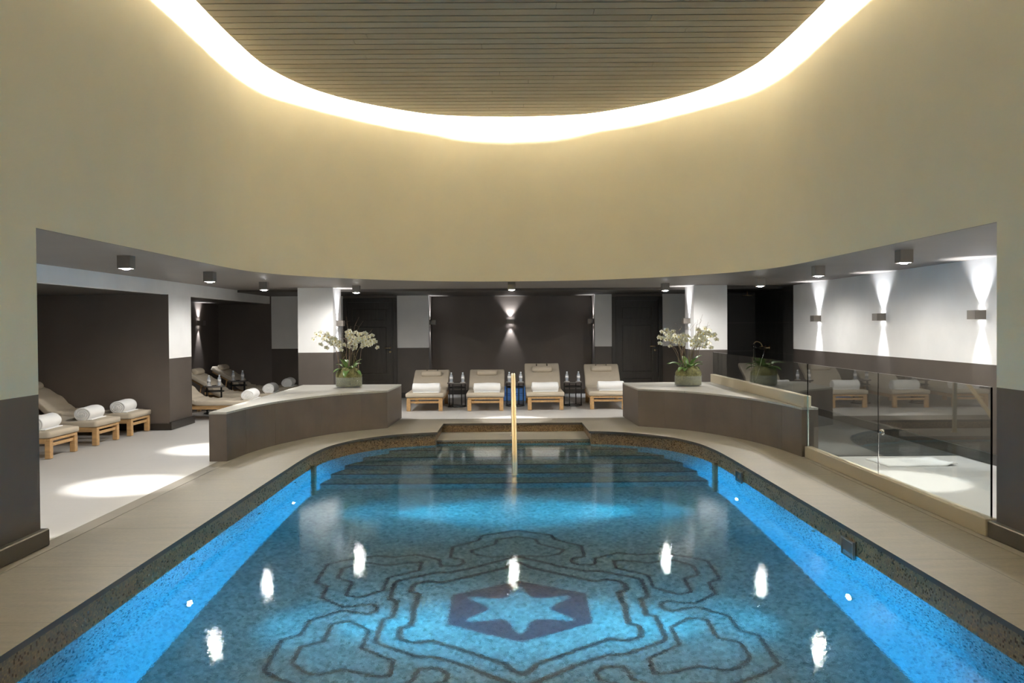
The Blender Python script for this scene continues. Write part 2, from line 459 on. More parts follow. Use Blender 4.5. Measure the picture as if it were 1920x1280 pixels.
QD = [(.92, 1.13), (.92, .91), (1.185, .71), (1.182, .41), (1.36, .24), (1.488, .29), (1.49, .605), (1.64, .70), (1.645, .95), (1.5, 1.1), (1.42, 1.11), (1.25, 1.04), (1.03, 1.125)]
QE = [(0, 1.93), (.2, 1.835), (.225, 1.67), (.47, 1.465), (.41, 1.345), (.25, 1.265), (0, 1.31)]
def quad_mirror(q):
    a = q[:-1]; b = [(x, -y) for x, y in q[::-1]][:-1]
    c = [(-x, -y) for x, y in q][:-1]; d = [(-x, y) for x, y in q[::-1]][:-1]
    return a + b + c + d
for q, wd in ((QA, .048), (QB, .044), (QC, .034)): band(quad_mirror(q), wd, True)
for sx in (1, -1):
    for sy in (1, -1):
        band([(sx * x, sy * y) for x, y in QD], .035, True)
for sy in (1, -1):
    band([(x, sy * y) for x, y in QE] + [(-x, sy * y) for x, y in QE[::-1]][1:-1], .032, True)
hexa = [(0, .62), (.575, .30), (.575, -.30), (0, -.62), (-.575, -.30), (-.575, .30)]
star = []
for i in range(6):
    a = PI / 2 - i * PI / 3; kx = 1.02; ky = .98
    for da, r in ((.10, .44), (.035, .49), (-.035, .49), (-.10, .44), (-.22, .335), (-.40, .265), (-PI / 6, .25), (-PI / 3 + .40, .265), (-PI / 3 + .22, .335)):
        star.append((kx * r * math.cos(a + da), ky * r * math.sin(a + da)))
# hexagon ring with a star-shaped hole in it
stc = star if sum(a[0] * b[1] - b[0] * a[1] for a, b in zip(star, star[1:] + star[:1])) < 0 else star[::-1]
loops = [[Vector((x, y, 0)) for x, y in hexa[::-1]], [Vector((x, y, 0)) for x, y in stc]]
flat = hexa[::-1] + stc; fs = []
for t in tessellate_polygon(loops):
    a, b, c = (flat[i] for i in t)
    fs.append(tuple(t) if (b[0] - a[0]) * (c[1] - a[1]) - (b[1] - a[1]) * (c[0] - a[0]) > 0 else (t[0], t[2], t[1]))
S.add([(x, y + YC, zp) for x, y in flat], fs, 1)
struct(S.build('pool_floor', [M['mosaic_floor'], M['mosaic_dark'], M['mosaic_line']]), 'mosaic pool floor with a six-pointed star')

mb = MB(); mb.prism(REC, ZW, ZW, 0)
tag(mb.build('pool_water', M['water']), 'clear rippled water filling the pool', 'water', kind='stuff')

# ------------------------------------------------------------------ oval upper wall and its piers
ZC, ZB, ZT = 2.34, 2.13, 5.45
n = len(WALL)
mb = MB()
mb.add([(x, y, ZC) for x, y in WALL] + [(x, y, ZT) for x, y in WALL], [(i, n + i, n + (i + 1) % n, (i + 1) % n) for i in range(n)], 0, True)
OUT = [(x * 1.03, (y - YC) * 1.012 + YC) for x, y in WALL]
mb.add([(x, y, ZC) for x, y in OUT] + [(x, y, ZT) for x, y in OUT], [((i + 1) % n, n + (i + 1) % n, n + i, i) for i in range(n)], 0, True)
struct(mb.build('wall_upper', M['beige']), 'beige curved upper wall')
for nm, sx in (('wall_left_pier', -1), ('wall_right_pier', 1)):
    mb = MB(); xs = sorted((sx * 3.53, sx * 3.85))
    mb.box((xs[0], 1.2, 0), (xs[1], 6.28, ZC))
    struct(mb.build(nm, M['oval_wall']))
    mb = MB(); xs = sorted((sx * 3.485, sx * 3.895))
    mb.box((xs[0], 1.16, 0), (xs[1], 6.325, .125), 0, bev=.008)
    struct(mb.build('baseboard_left_pier' if sx < 0 else 'baseboard_right_pier', new_mat('black_baseboard', (.02, .017, .014), .4) if sx < 0 else bpy.data.materials['black_baseboard']))
M['base'] = bpy.data.materials['black_baseboard']
# soffit over the lower ring of the room
mb = MB()
mb.prism([(5.6, -3), (5.6, 16.9), (-5.4, 16.9), (-5.4, -3)], ZC, ZC + .05, 0, holes=[[(x * 1.004, (y - YC) * 1.002 + YC) for x, y in WALL][::-1]])
struct(mb.build('ceiling', M['soffit']), 'taupe soffit round the oval opening')
mb = MB(); mb.box((-6.6, 16.9, 2.295), (5.6, 20.2, 2.39))
struct(mb.build('ceiling_back', M['soffit_low']), 'lower dark soffit along the back')
mb = MB(); mb.prism(OUT, ZT, ZT + .05, 0)
struct(mb.build('ceiling_void', M['white']))

# slatted oval ceiling
def inside_x(y):
    """half width of the slat oval at y"""
    yy = abs(y - YC) + YC
    h = slat_half
    if yy >= h[0][1]: return 0
    for (x0, y0), (x1, y1) in zip(h, h[1:]):
        if y1 <= yy <= y0: return x0 + (x1 - x0) * (y0 - yy) / max(1e-9, y0 - y1)
    return 3.27
ZS = 4.98
plate = empty('slatted_ceiling', (0, YC, ZS), 'floating oval ceiling of grey-brown wooden slats with light round its rim', 'ceiling panel')
mb = MB(); mb.prism([(x * .997, (y - YC) * .999) for x, y in SLAT], .021, .055, 0)
mb.build('backing_board', M['black'], plate)
mb = MB(); mb.prism([(x * .95, (y - YC) * .977) for x, y in SLAT], .06, .235, 0)
mb.build('light_box', M['white'], plate)
pm = MB(); y = 2 * YC - 13.88 + .02; pitch = .187
random.seed(3)
k = 0
while y < 13.88:
    y0, y1 = y, min(y + pitch - .022, 13.87)
    ys = [y0 + (y1 - y0) * i / 4 for i in range(5)]
    # a butt joint somewhere along the run
    cuts = [-9] + ([random.uniform(-2, 2)] if random.random() < .6 else []) + [9]
    for c0, c1 in zip(cuts, cuts[1:]):
        Lp = [(max(-inside_x(t), c0 + .002), t) for t in ys]; Rp = [(min(inside_x(t), c1 - .002), t) for t in ys]
        if min(b[0] - a[0] for a, b in zip(Lp, Rp)) < .01:
            ok = [(a, b) for a, b in zip(Lp, Rp) if b[0] - a[0] > .01]
            if len(ok) < 2: continue
            Lp = [a for a, b in ok]; Rp = [b for a, b in ok]
        poly = Lp[::-1] + Rp
        pm.prism([(x, t - YC) for x, t in poly], 0, .02, k % 3)
    k += 1; y += pitch
pl3 = [M['plank'], wood('brown_ceiling_wood', (.29, .24, .165), (1.0, 30, 30), .1, .55), wood('grey_ceiling_wood', (.32, .275, .2), (1.0, 30, 30), .1, .55)]
pm.build('slats', pl3, plate)
n = len(SLAT)
mb = MB()
mb.add([(x * 1.003, (y - YC) * 1.001, .0) for x, y in SLAT] + [(x * 1.003, (y - YC) * 1.001, .055) for x, y in SLAT], [(i, (i + 1) % n, n + (i + 1) % n, n + i) for i in range(n)], 0, True)
mb.build('rim', M['plank'], plate)
mb = MB()
LED = [(x * .952, (y - YC) * .978) for x, y in SLAT]
mb.add([(x, y, .075) for x, y in LED] + [(x, y, .225) for x, y in LED], [(i, (i + 1) % n, n + (i + 1) % n, n + i) for i in range(n)], 0, True)
mb.build('led_strip', M['cove'], plate)

# ------------------------------------------------------------------ lower walls
def wall(name, a, b, mat, label=None):
    mb = MB(); mb.box(a, b); return struct(mb.build(name, mat), label)
# left side: pier between the alcoves, band over them, alcove shells
wall('wall_left', (-5.5, 3.0, ZB), (-5.4, 19.2, ZC), M['white'], 'white band over the alcove openings')
mb = MB(); mb.box((-9.0, 13.45, 0), (-5.4, 14.4, ZB))
# faces: open side two-tone, rest dark
ob = mb.build('wall_left_alcove_pier', [M['dark'], M['two']]); ob.data.polygons[3].material_index = 1; struct(ob)
wall('baseboard_left', (-5.4, 13.42, 0), (-5.365, 14.43, .12), M['base'])
wall('baseboard_left_alcove', (-9, 13.425, 0), (-5.4, 13.45, .10), M['base'])
wall('wall_left_alcove_back', (-9.1, 3.0, 0), (-8.6, 13.45, ZB), M['dark'])
wall('wall_left_alcove_near', (-9.1, 2.9, 0), (-5.4, 3.0, ZC), M['dark'])
wall('wall_left_second_back', (-6.66, 14.4, 0), (-6.56, 19.2, ZB), M['dark'])
wall('ceiling_alcove', (-9.1, 3.0, ZB), (-5.5, 13.45, ZB + .1), M['soffit_low'])
wall('ceiling_alcove_second', (-6.66, 13.45, ZB), (-5.5, 19.2, ZB + .1), M['soffit_low'])
wall('wall_left_near', (-5.5, -3, 0), (-5.4, 2.9, ZC), M['two'])
wall('wall_near', (-9, -3.1, 0), (5.6, -3, ZC), M['two'])
# back wall in pieces round doors and recess
YB = 19.2
wall('wall_back_alcove', (-6.66, YB, 0), (-5.37, YB + .1, 2.34), M['dark'])
DL = (-3.76, -2.55); DR = (2.28, 3.42)
for i, (x0, x1) in enumerate([(-5.37, DL[0]), (DL[1], -1.84), (1.90, DR[0]), (DR[1], 5.5)]):
    wall('wall_back_%s' % ('left', 'left_centre', 'right_centre', 'right')[i], (x0, YB, 0), (x1, YB + .12, 2.296), M['two'])
for i, (x0, x1) in enumerate([DL, DR]):
    wall('wall_back_over_door_%s' % ('left', 'right')[i], (x0, YB, 2.24), (x1, YB + .12, 2.296), M['dark'])
wall('wall_back_recess', (-1.94, 20.05, 0), (2.0, 20.15, 2.34), M['dark'])
wall('wall_back_recess_left', (-1.94, YB + .12, 0), (-1.84, 20.05, 2.34), M['dark'])
wall('wall_back_recess_right', (1.90, YB + .12, 0), (2.0, 20.05, 2.34), M['dark'])
wall('baseboard_back', (-1.84, 20.03, 0), (1.90, 20.05, .1), M['base'])
wall('baseboard_back_left', (DL[1], YB - .02, 0), (-1.84, YB, .12), M['base'])
wall('baseboard_back_right', (1.90, YB - .02, 0), (DR[0], YB, .12), M['base'])
# free-standing pillars
for nm, x0, x1 in (('wall_left_pillar', -4.02, -3.36), ('wall_right_pillar', 3.45, 4.08)):
    wall(nm, (x0, 16.1, 0), (x1, 16.9, ZC), M['two'])
# right side
wall('wall_right', (5.4, -3, 0), (5.5, 16.3, ZC), M['two'])
wall('wall_right_shower', (5.4, 16.3, 0), (5.5, 18.8, ZC), M['tile'])
wall('wall_shower_back', (4.08, 18.8, 0), (5.5, 18.9, 2.30), M['tile'])
wall('wall_shower_side', (4.02, 16.9, 0), (4.08, 18.9, 2.30), M['tile'])
wall('baseboard_right', (5.36, -3, 0), (5.4, 16.3, .12), M['base'])

# ------------------------------------------------------------------ doors
def door(idx, x0, x1, label):
    z1 = 2.24; cx = (x0 + x1) / 2
    fr = MB(); fw = .09
    fr.box((x0, YB - .02, 0), (x0 + fw, YB + .12, z1), bev=.006); fr.box((x1 - fw, YB - .02, 0), (x1, YB + .12, z1), bev=.006)
    fr.box((x0 + fw, YB - .02, z1 - fw), (x1 - fw, YB + .12, z1), bev=.006)
    root = bpy.data.objects.new('door_%d' % idx, None); col.objects.link(root); struct(root, label)
    fr.build('door_frame', M['door'], root)
    l0, l1 = x0 + fw + .003, x1 - fw - .003; yb = YB + .03
    lf = MB(); lf.box((l0, yb + .02, .01), (l1, yb + .05, z1 - fw - .003))
    st = .12
    lf.box((l0, yb, .01), (l0 + st, yb + .02, z1 - fw - .003)); lf.box((l1 - st, yb, .01), (l1, yb + .02, z1 - fw - .003))
    for a, b in ((.01, .14), (.42, .52), (1.62, 1.72), (2.02, z1 - fw - .003)): lf.box((l0 + st, yb, a), (l1 - st, yb + .02, b))
    for a, b in ((.17, .39), (.55, 1.59), (1.75, 1.99)): lf.box((l0 + st + .035, yb + .008, a), (l1 - st - .035, yb + .022, b), bev=.01)
    lf.build('door_leaf', M['door'], root)
    h = MB(); hx = l1 - .07
    h.lathe([(.024, 0), (.024, .012), (.012, .014), (.012, .045)], 16, T=Matrix.Translation((hx, yb, 1.12)) @ Matrix.Rotation(PI / 2, 4, 'X'))
    h.tube([(hx, yb - .045, 1.12), (hx - .03, yb - .052, 1.12), (hx - .12, yb - .052, 1.117)], .010, 8)
    h.lathe([(.026, 0), (.024, .014), (0, .016)], 16, T=Matrix.Translation((hx, yb, 1.03)) @ Matrix.Rotation(PI / 2, 4, 'X'))
    h.build('door_handle', M['brass'], root)
door(1, *DL, 'dark panelled door left of the loungers'); door(2, *DR, 'dark panelled door right of the loungers')

# ------------------------------------------------------------------ low benches
for sx, side in ((-1, 'left'), (1, 'right')):
    cur = catmull([(3.45, 10.22), (3.37, 11.0), (3.17, 11.82), (2.69, 12.82), (1.98, 13.46)], 8)
    poly = cur + [(1.94, 14.72), (1.94, 14.95), (3.66, 14.95), (3.66, 10.22)]
    poly = [(sx * x, y) for x, y in poly]
    if sum(a[0] * b[1] - b[0] * a[1] for a, b in zip(poly, poly[1:] + poly[:1])) < 0: poly = poly[::-1]
    r = empty('low_wall', (sx * 3.0, 13.6, 0), 'low curved stone wall at the %s corner of the pool carrying orchids%s' % (side, '' if sx < 0 else ' and a glass balustrade'), 'low wall', 'low curved walls at the far pool corners')
    P = [(x - sx * 3.0, y - 13.6) for x, y in poly]
    mb = MB(); mb.prism(P, 0, .565, 0)
    for q in (6, 14, 22, 28):   # tile seams on the curved face
        a = Vector(cur[q]); b = Vector(cur[q + 1]); t = (b - a).normalized(); nn = Vector((-t.y, t.x))
        if nn.x > 0: nn = -nn
        c = a + nn * .001
        mb.box((-.0015, -.0015, .0), (.0015, .0015, .565), 1, T=Matrix.Translation((sx * c.x - sx * 3.0, c.y - 13.6, 0)))
    mb.build('body', [M['bench_side'], M['soffit_low']], r)
    mb = MB(); mb.prism(P, .566, .59, 0); mb.build('slab_top', M['bench_top'], r)

# ------------------------------------------------------------------ glass balustrade
gb = empty('glass_balustrade', (3.53, 10.2, 0), 'clear glass balustrade in beige channel along the right side of the pool', 'balustrade')
def ch(a, b): 
    mb = MB(); mb.box(a, b, bev=.004); return mb.build('base_channel', M['channel'], gb)
ch((-.05, 6.34 - 10.2, 0), (.05, .005, .13)); ch((-.05, .03, .591), (.05, 14.93 - 10.2, .73))
for y0, y1, z0 in ((6.345, 8.27, .11), (8.282, 10.205, .11), (10.235, 14.92, .71)):
    mb = MB(); mb.box((-.008, y0 - 10.2, z0), (.008, y1 - 10.2, 1.116)); mb.build('glass_panel', M['glass'], gb)
mb = MB(); mb.box((-.012, .007, .13), (.012, .028, .735)); mb.build('end_strip', M['strip_light'], gb)
mb = MB(); mb.lathe([(.028, 0), (.03, .006), (.02, .016), (0, .018)], 16, T=Matrix.Translation((-.009, 8.2 - 10.2, .55)) @ Matrix.Rotation(-PI / 2, 4, 'Y'))
mb.lathe([(.028, 0), (.03, .006), (.02, .016), (0, .018)], 16, T=Matrix.Translation((.009, 8.2 - 10.2, .55)) @ Matrix.Rotation(PI / 2, 4, 'Y'))
mb.build('glass_stud', M['chrome'], gb)

# ------------------------------------------------------------------ pool fittings
def wall_disc(name, x, y, z, r, mats, label, cat, group, lamp=False):
    s = -1 if x > 0 else 1
    T = Matrix.Rotation(s * PI / 2, 4, 'Y')
    o = empty(name, (x, y, z), label, cat, group)
    mb = MB(); mb.lathe([(r, 0), (r, .012), (r * .72, .018), (r * .7, .008)], 20, T=T); mb.build('ring', M['chrome'], o)
    mb = MB(); mb.lathe([(0, .010), (r * .7, .010)], 20, T=T); mb.build('lens' if lamp else 'nozzle', mats, o)
    return o
BLUE = (.03, .475, 1.)
for y, nm in ((9.95, 'far'), (6.68, 'near'), (3.4, 'nearest')):
    for x, sd in ((-2.605, 'left'), (2.605, 'right')):
        if nm != 'nearest':
            wall_disc('underwater_lamp', x, y, -1.35, .06, M['pool_lens'], 'lit round underwater lamp low on the %s pool wall, the %s one' % (sd, 'farther' if nm == 'far' else 'nearer'), 'pool lamp', 'underwater lamps', True)
            spot('pool_spot', (x * .97, y, -1.35), (-x, 0, 0), POOL_W * (1.7 if nm == 'nearest' else 1), 48, 1., .05, BLUE)
        spot('pool_wash', (x * .97, y, -1.35), (-x, 0, 0), POOL_W * .08, 96, 1., .05, BLUE)
for x, y, z, lb in ((-2.605, 6.78, -.34, 'dark round pool jet on the left pool wall, nearest to the camera'), (-2.605, 8.59, -.52, 'dark round pool jet halfway along the left pool wall'),
                    (-2.605, 10.05, -.34, 'dark round pool jet on the left pool wall near the far curve'), (2.605, 7.47, -.3, 'dark round pool jet on the right pool wall')):
    wall_disc('pool_jet', x, y, z, .03, M['black_metal'], lb, 'pool jet', 'small round jets in the pool walls')
for y, lb in ((6.69, 'square steel skimmer frame at the waterline of the right pool wall, the nearer one'), (9.85, 'square steel skimmer frame at the waterline of the right pool wall near the far curve')):
    o = empty('skimmer', (2.60, y, -.22), lb, 'skimmer', 'skimmers in the right pool wall')
    mb = MB(); a = .12; t = .012
    mb.box((-.02, -a, -a), (.0, -a + t, a)); mb.box((-.02, a - t, -a), (.0, a, a)); mb.box((-.02, -a + t, a - t), (.0, a - t, a)); mb.box((-.02, -a + t, -a), (.0, a - t, -a + t))
    mb.build('frame', M['fixture'], o)
    mb = MB(); mb.box((-.008, -a + t, -a + t), (-.002, a - t, a - t)); mb.build('flap', M['table_top'], o)
# handrail
hr = empty('handrail', (.01, 13.5, -.145), 'champagne gold handrail rising from the step and sloping into the water', 'handrail')
mb = MB()
pts = catmull([(0, .04, 0), (0, .03, .45), (0, .01, .88), (0, -.06, .965), (0, -.16, .93), (0, -.8, .50), (0, -1.5, .03), (0, -1.95, -.30), (0, -2.02, -.4), (0, -2.03, -.7), (0, -2.03, -1.10)], 6)
for xo in (-.016, .016): mb.tube([(x + xo, y, z) for x, y, z in pts], .019, 12)
mb.build('rail', M['gold'], hr)
mb = MB(); mb.lathe([(.05, 0), (.05, .008), (.03, .012)], 20, c=(0, .04, 0)); mb.build('flange', M['gold'], hr)
mb = MB(); mb.lathe([(.05, 0), (.05, .008), (.03, .012)], 20, c=(0, -2.03, -1.118)); mb.build('flange', M['gold'], hr)

# ------------------------------------------------------------------ lamps
def downlight(x, y, label, s=.13):
    o = empty('downlight', (x, y, ZC), label, 'ceiling lamp', 'cube downlights on the soffit')
    mb = MB(); h = s / 2
    T = .012
    mb.box((-h, -h, -s), (-h + T, h, 0)); mb.box((h - T, -h, -s), (h, h, 0)); mb.box((-h + T, -h, -s), (h - T, -h + T, 0)); mb.box((-h + T, h - T, -s), (h - T, h, 0))
    mb.box((-h + T, -h + T, -.02), (h - T, h - T, 0)); mb.build('body', M['fixture'], o)
    mb = MB(); mb.lathe([(0, -s - .012), (.03, -s - .009), (.044, -s + .002), (.046, -s + .012)], 20)
    mb.build('lens', M['lens'], o)
    spot('downlight_beam', (0, 0, -s - .02), (0, 0, -1), DOWN_W, 36, .5, .03, (1, .97, .93), o)
    spot('downlight_spill', (0, 0, -s - .02), (0, 0, -1), DOWN_W * .31, 177, .5, .03, (1, .97, .93), o)
dl = [(-3.97, 8.75, 'cube downlight on the left soffit, nearest to the camera'), (-4.02, 11.35, 'cube downlight on the left soffit, second from the camera'),
      (-4.04, 13.95, 'cube downlight on the left soffit, third from the camera'), (-2.78, 15.35, 'cube downlight over the back of the left low wall'),
      (0, 14.55, 'cube downlight over the middle of the far pool end'), (2.76, 15.3, 'cube downlight over the back of the right low wall'),
      (4.02, 13.8, 'cube downlight on the right soffit in front of the shower'), (3.92, 10.95, 'cube downlight on the right soffit, second from the camera'), (3.95, 8.65, 'cube downlight on the right soffit, nearest to the camera')]
for a in dl: downlight(*a)
for y in (6.1, 3.4, .7):
    for x in (-4.0, 4.0):   # the row continues out of view
        downlight(x, y, 'cube downlight on the %s soffit out of view' % ('left' if x < 0 else 'right'))
def sconce(x, y, z, rz, label):
    """rz = direction the lamp faces: local -Y is into the room"""
    o = empty('wall_sconce', (x, y, z), label, 'wall lamp', 'up and down wall sconces', rz)
    mb = MB(); w_, h, d = .085, .052, .13; t = .008
    mb.box((-w_, -d, -h), (-w_ + t, 0, h)); mb.box((w_ - t, -d, -h), (w_, 0, h)); mb.box((-w_ + t, -d, -h), (w_ - t, -d + t, h)); mb.box((-w_ + t, -t, -h), (w_ - t, 0, h))
    mb.box((-w_ + t, -d + t, -.01), (w_ - t, -t, .01))
    mb.build('body', M['fixture'], o)
    for s in (1, -1):
        mb = MB(); pr = [(0, 0), (.024, 0)] if s > 0 else [(.024, 0), (0, 0)]
        if s > 0: mb.lathe(pr[::-1], 16, c=(0, -.06, .018))
        else: mb.lathe(pr[::-1], 16, c=(0, -.06, -.018))
        mb.build('lens', M['lens_s'], o)
    spot('sconce_up', (0, -.062, .056), (0, .04, 1), SCON_UP, 82, .75, .012, (.93, .95, 1.), o)
    spot('sconce_down', (0, -.062, -.056), (0, .04, -1), SCON_DN, 56, .8, .012, (.93, .95, 1.), o)
sconce(5.4, 14.95, 1.69, -PI / 2, 'sconce on the right wall, farthest from the camera')
sconce(5.4, 12.4, 1.69, -PI / 2, 'sconce on the right wall, middle of the three')
sconce(5.4, 9.82, 1.69, -PI / 2, 'sconce on the right wall, nearest to the camera')
sconce(0, 20.05, 1.70, 0, 'sconce on the dark back wall above the middle loungers')
sconce(-1.84, 19.55, 1.69, PI / 2, 'sconce on the left side of the dark back recess')
sconce(1.90, 19.55, 1.69, -PI / 2, 'sconce on the right side of the dark back recess')
sconce(-3.36, 16.5, 1.67, PI / 2, 'sconce on the inner side of the left white pillar')
sconce(3.45, 16.5, 1.67, -PI / 2, 'sconce on the inner side of the right white pillar')
sconce(-6.56, 17.95, 1.70, PI / 2, 'sconce on the dark wall of the far left alcove')

# ------------------------------------------------------------------ shower
o = empty('rain_shower', (5.0, 18.0, 2.3), 'gold rain shower head hanging from the soffit', 'shower head')
mb = MB(); mb.tube([(0, 0, .0), (0, 0, -.09)], .011, 10); mb.build('arm', M['brass'], o)
mb = MB(); mb.lathe([(.02, -.075), (.03, -.088), (.115, -.093), (.115, -.103), (0, -.104)][::-1], 24); mb.build('head', M['brass'], o)
o = empty('shower_mixer', (5.4, 17.9, 1.10), 'chrome and gold shower mixer with hand shower and hose', 'shower mixer')
mb = MB(); T = Matrix.Rotation(-PI / 2, 4, 'Y')
for yy in (-.12, .12): mb.lathe([(.045, 0), (.045, .02), (.028, .03), (.028, .09), (.034, .1), (.034, .13), (0, .135)], 18, T=Matrix.Translation((0, yy, 0)) @ T)
mb.tube([(-.06, -.18, 0), (-.06, .18, 0)], .026, 12); mb.build('valve', M['brass'], o)
mb = MB(); mb.tube(catmull([(-.08, .1, .02), (-.12, .12, .1), (-.2, .14, .13), (-.26, .14, .08)], 5), .012, 10); mb.build('spout', M['brass'], o)
mb = MB(); mb.tube([(-.06, -.16, 0), (-.3, -.2, .01), (-.34, -.2, .02)], .014, 10); mb.lathe([(.02, 0), (.032, .02), (.03, .06), (0, .065)], 16, c=(-.36, -.2, .0)); mb.build('hand_shower', M['chrome'], o)
mb = MB(); mb.tube(catmull([(-.36, -.2, .0), (-.36, -.2, -.3), (-.37, -.2, -.62), (-.33, -.17, -.72), (-.24, -.08, -.6), (-.07, -.02, -.03)], 8), .009, 8); mb.build('hose', M['chrome'], o)

# ------------------------------------------------------------------ loungers
def rrect(w_, t, r, n=4):
    pts = []
    for cx, cz, a0 in ((w_ / 2 - r, t / 2 - r, 0), (-w_ / 2 + r, t / 2 - r, PI / 2), (-w_ / 2 + r, -t / 2 + r, PI), (w_ / 2 - r, -t / 2 + r, 1.5 * PI)):
        for i in range(n + 1): pts.append((cx + r * math.cos(a0 + PI / 2 * i / n), cz + r * math.sin(a0 + PI / 2 * i / n)))
    return pts
def lounger(loc, rz, rise, label, group, ps=.80, seed=0, wob=.0):
    rnd = random.Random(seed)
    o = empty('sun_lounger', loc, label, 'sun lounger', group, rz)
    W2 = .335
    fr = MB()
    for sx in (-1, 1):
        a, b = sorted((sx * W2, sx * (W2 - .04)))
        fr.box((a, .04, .185), (b, 1.95, .25), bev=.004)
    fr.box((-W2, -.02, .215), (W2, .04, .25), bev=.004)
    fr.box((-W2 + .04, 1.9, .185), (W2 - .04, 1.95, .25), bev=.004)
    for i in range(9): fr.box((-W2 + .04, .12 + i * .115, .232), (W2 - .04, .19 + i * .115, .248))
    fr.build('frame', M['teak'], o)
    st = MB(); st.box((-W2 + .07, .0, .145), (W2 - .07, .035, .185), bev=.004); st.build('stretcher', M['teak'], o)
    for sx in (-1, 1):
        for y0 in (-.02, 1.5):
            lg = MB(); a, b = sorted((sx * (W2 + .004), sx * (W2 - .07)))
            lg.box((a, y0, 0), (b, y0 + .07, .214 if y0 < 0 else .185), bev=.005); lg.build('leg', M['teak'], o)
    # back frame follows the raised part
    y_h, z_h, y_t = 1.08, .25, 1.80
    ang = math.atan2(rise, y_t - y_h)
    bk = MB(); T = Matrix.Translation((0, y_h, z_h)) @ Matrix.Rotation(ang, 4, 'X')
    L = math.hypot(rise, y_t - y_h)
    for sx in (-1, 1):
        a, b = sorted((sx * (W2 - .05), sx * (W2 - .09))); bk.box((a, 0, -.01), (b, L, .02), T=T)
    for i in range(5): bk.box((-W2 + .05, .05 + i * L / 5, .02), (W2 - .05, .12 + i * L / 5, .034), T=T)
    bk.tube([tuple(T @ Vector((W2 - .1, L * .6, 0))), (W2 - .1, 1.55, .2)], .012, 8); bk.tube([tuple(T @ Vector((-W2 + .1, L * .6, 0))), (-W2 + .1, 1.55, .2)], .012, 8)
    bk.build('backrest_frame', M['teak'], o)
    # cushion swept along the profile
    th = .085; base = [(-.03, .295), (.3, .293), (.7, .293), (.95, .293), (1.08, .305), (1.22, .36)]
    n0 = Vector((-math.sin(ang), math.cos(ang)))
    for f in (.45, .75, 1.02): base.append((y_h + math.cos(ang) * L * f + n0.x * .045 + .0, z_h + math.sin(ang) * L * f + n0.y * .045 + .03))
    path = catmull(base, 7); cs = rrect(.72, th, .024)
    vs = []; nC = len(cs)
    for i, (py, pz) in enumerate(path):
        a = path[max(0, i - 1)]; b = path[min(len(path) - 1, i + 1)]
        t = Vector((b[0] - a[0], b[1] - a[1])).normalized(); nn = Vector((-t.y, t.x))
        edge = min(i, len(path) - 1 - i); k = 1 if edge > 1 else (.97 if edge == 1 else .88)
        kw = 1 if edge > 1 else (.997 if edge == 1 else .985)
        hump = .006 * math.sin(i * 2.1 + seed) * (1 if 22 < i < 34 else .25)
        for cx, cz in cs:
            zz = cz * k + (hump + wob * .006 * math.sin(cx * 30 + i)) * (1 if cz > 0 else 0)
            vs.append((cx * kw, py + nn.x * zz, pz + nn.y * zz))
    fs = []
    for i in range(len(path) - 1):
        for q in range(nC): fs.append((i * nC + q, i * nC + (q + 1) % nC, (i + 1) * nC + (q + 1) % nC, (i + 1) * nC + q))
    fs += [tuple(range(nC)), tuple(reversed(range((len(path) - 1) * nC, len(path) * nC)))]
    cu = MB(); cu.add(vs, fs, 0, True); cu.build('cushion', M['cushion'], o, fix=True)
    # head pillow
    d = L * ps; py = y_h + math.cos(ang) * d - math.sin(ang) * .145; pz = z_h + math.sin(ang) * d + math.cos(ang) * .145
    pr = MB(); m = 14; vs = []
    prof = [(-.21, .3), (-.205, .75), (-.19, .95), (-.12, 1.02), (0, 1.05), (.12, 1.02), (.19, .95), (.205, .75), (.21, .3)]
    Rm = Matrix.Rotation(ang, 3, 'X')
    for x, k in prof:
        for q in range(m):
            a = 2 * PI * q / m
            v = Rm @ Vector((0, .078 * k * math.cos(a), .056 * k * math.sin(a)))
            vs.append((x, py + v.y, pz + v.z))
    fs = []
    for i in range(len(prof) - 1):
        for q in range(m): fs.append((i * m + q, i * m + (q + 1) % m, (i + 1) * m + (q + 1) % m, (i + 1) * m + q))
    fs += [tuple(range(m)), tuple(reversed(range((len(prof) - 1) * m, len(prof) * m)))]
    pr.add(vs, fs, 0, True); pil = pr.build('pillow', M['cushion'], o, fix=True)
    for sx in (-.11, .11):
        sp = MB()
        q = []
        for d_, hh in ((L * ps + .05, .16), (L * ps + .1, .120), (L * 1.0, .115), (L * 1.05, .08), (L * 1.04, .02)):
            q.append((sx, y_h + math.cos(ang) * d_ - math.sin(ang) * hh, z_h + math.sin(ang) * d_ + math.cos(ang) * hh))
        sp.tube(q, .012, 6, flat=.3)
        sp.build('strap', M['strap'], pil)
    return o
GB = 'loungers in a row before the dark back wall'
LB = [(-1.65, 16.12, 0, .33, 'teak lounger in the back row, farthest left, beside the left low wall', .72),
      (-.50, 16.08, 0, .33, 'teak lounger in the back row, second from the left, with low back', .76),
      (.64, 16.16, 0, .45, 'teak lounger in the back row, just right of the handrail, with its back raised highest', .72),
      (1.83, 16.22, -.035, .42, 'teak lounger in the back row, farthest right, beside the right low wall', .76)]
for i, (x, y, rz, rise, lb, ps) in enumerate(LB): lounger((x, y, 0), rz, rise, lb, GB, ps, i)
GL = 'loungers in the near left alcove'; GF = 'loungers in the far left alcove'
near_y = [10.86, 12.02, 13.04]
lb_n = ['teak lounger in the near left alcove, half hidden by the beige wall edge', 'teak lounger in the near left alcove, middle of the three', 'teak lounger in the near left alcove, against the dark partition wall']
for i, y in enumerate(near_y): lounger((-5.74 + .02 * i, y, 0), PI / 2, .42, lb_n[i], GL, .85, 5 + i, 1)
far_y = [15.15, 16.7, 18.35]
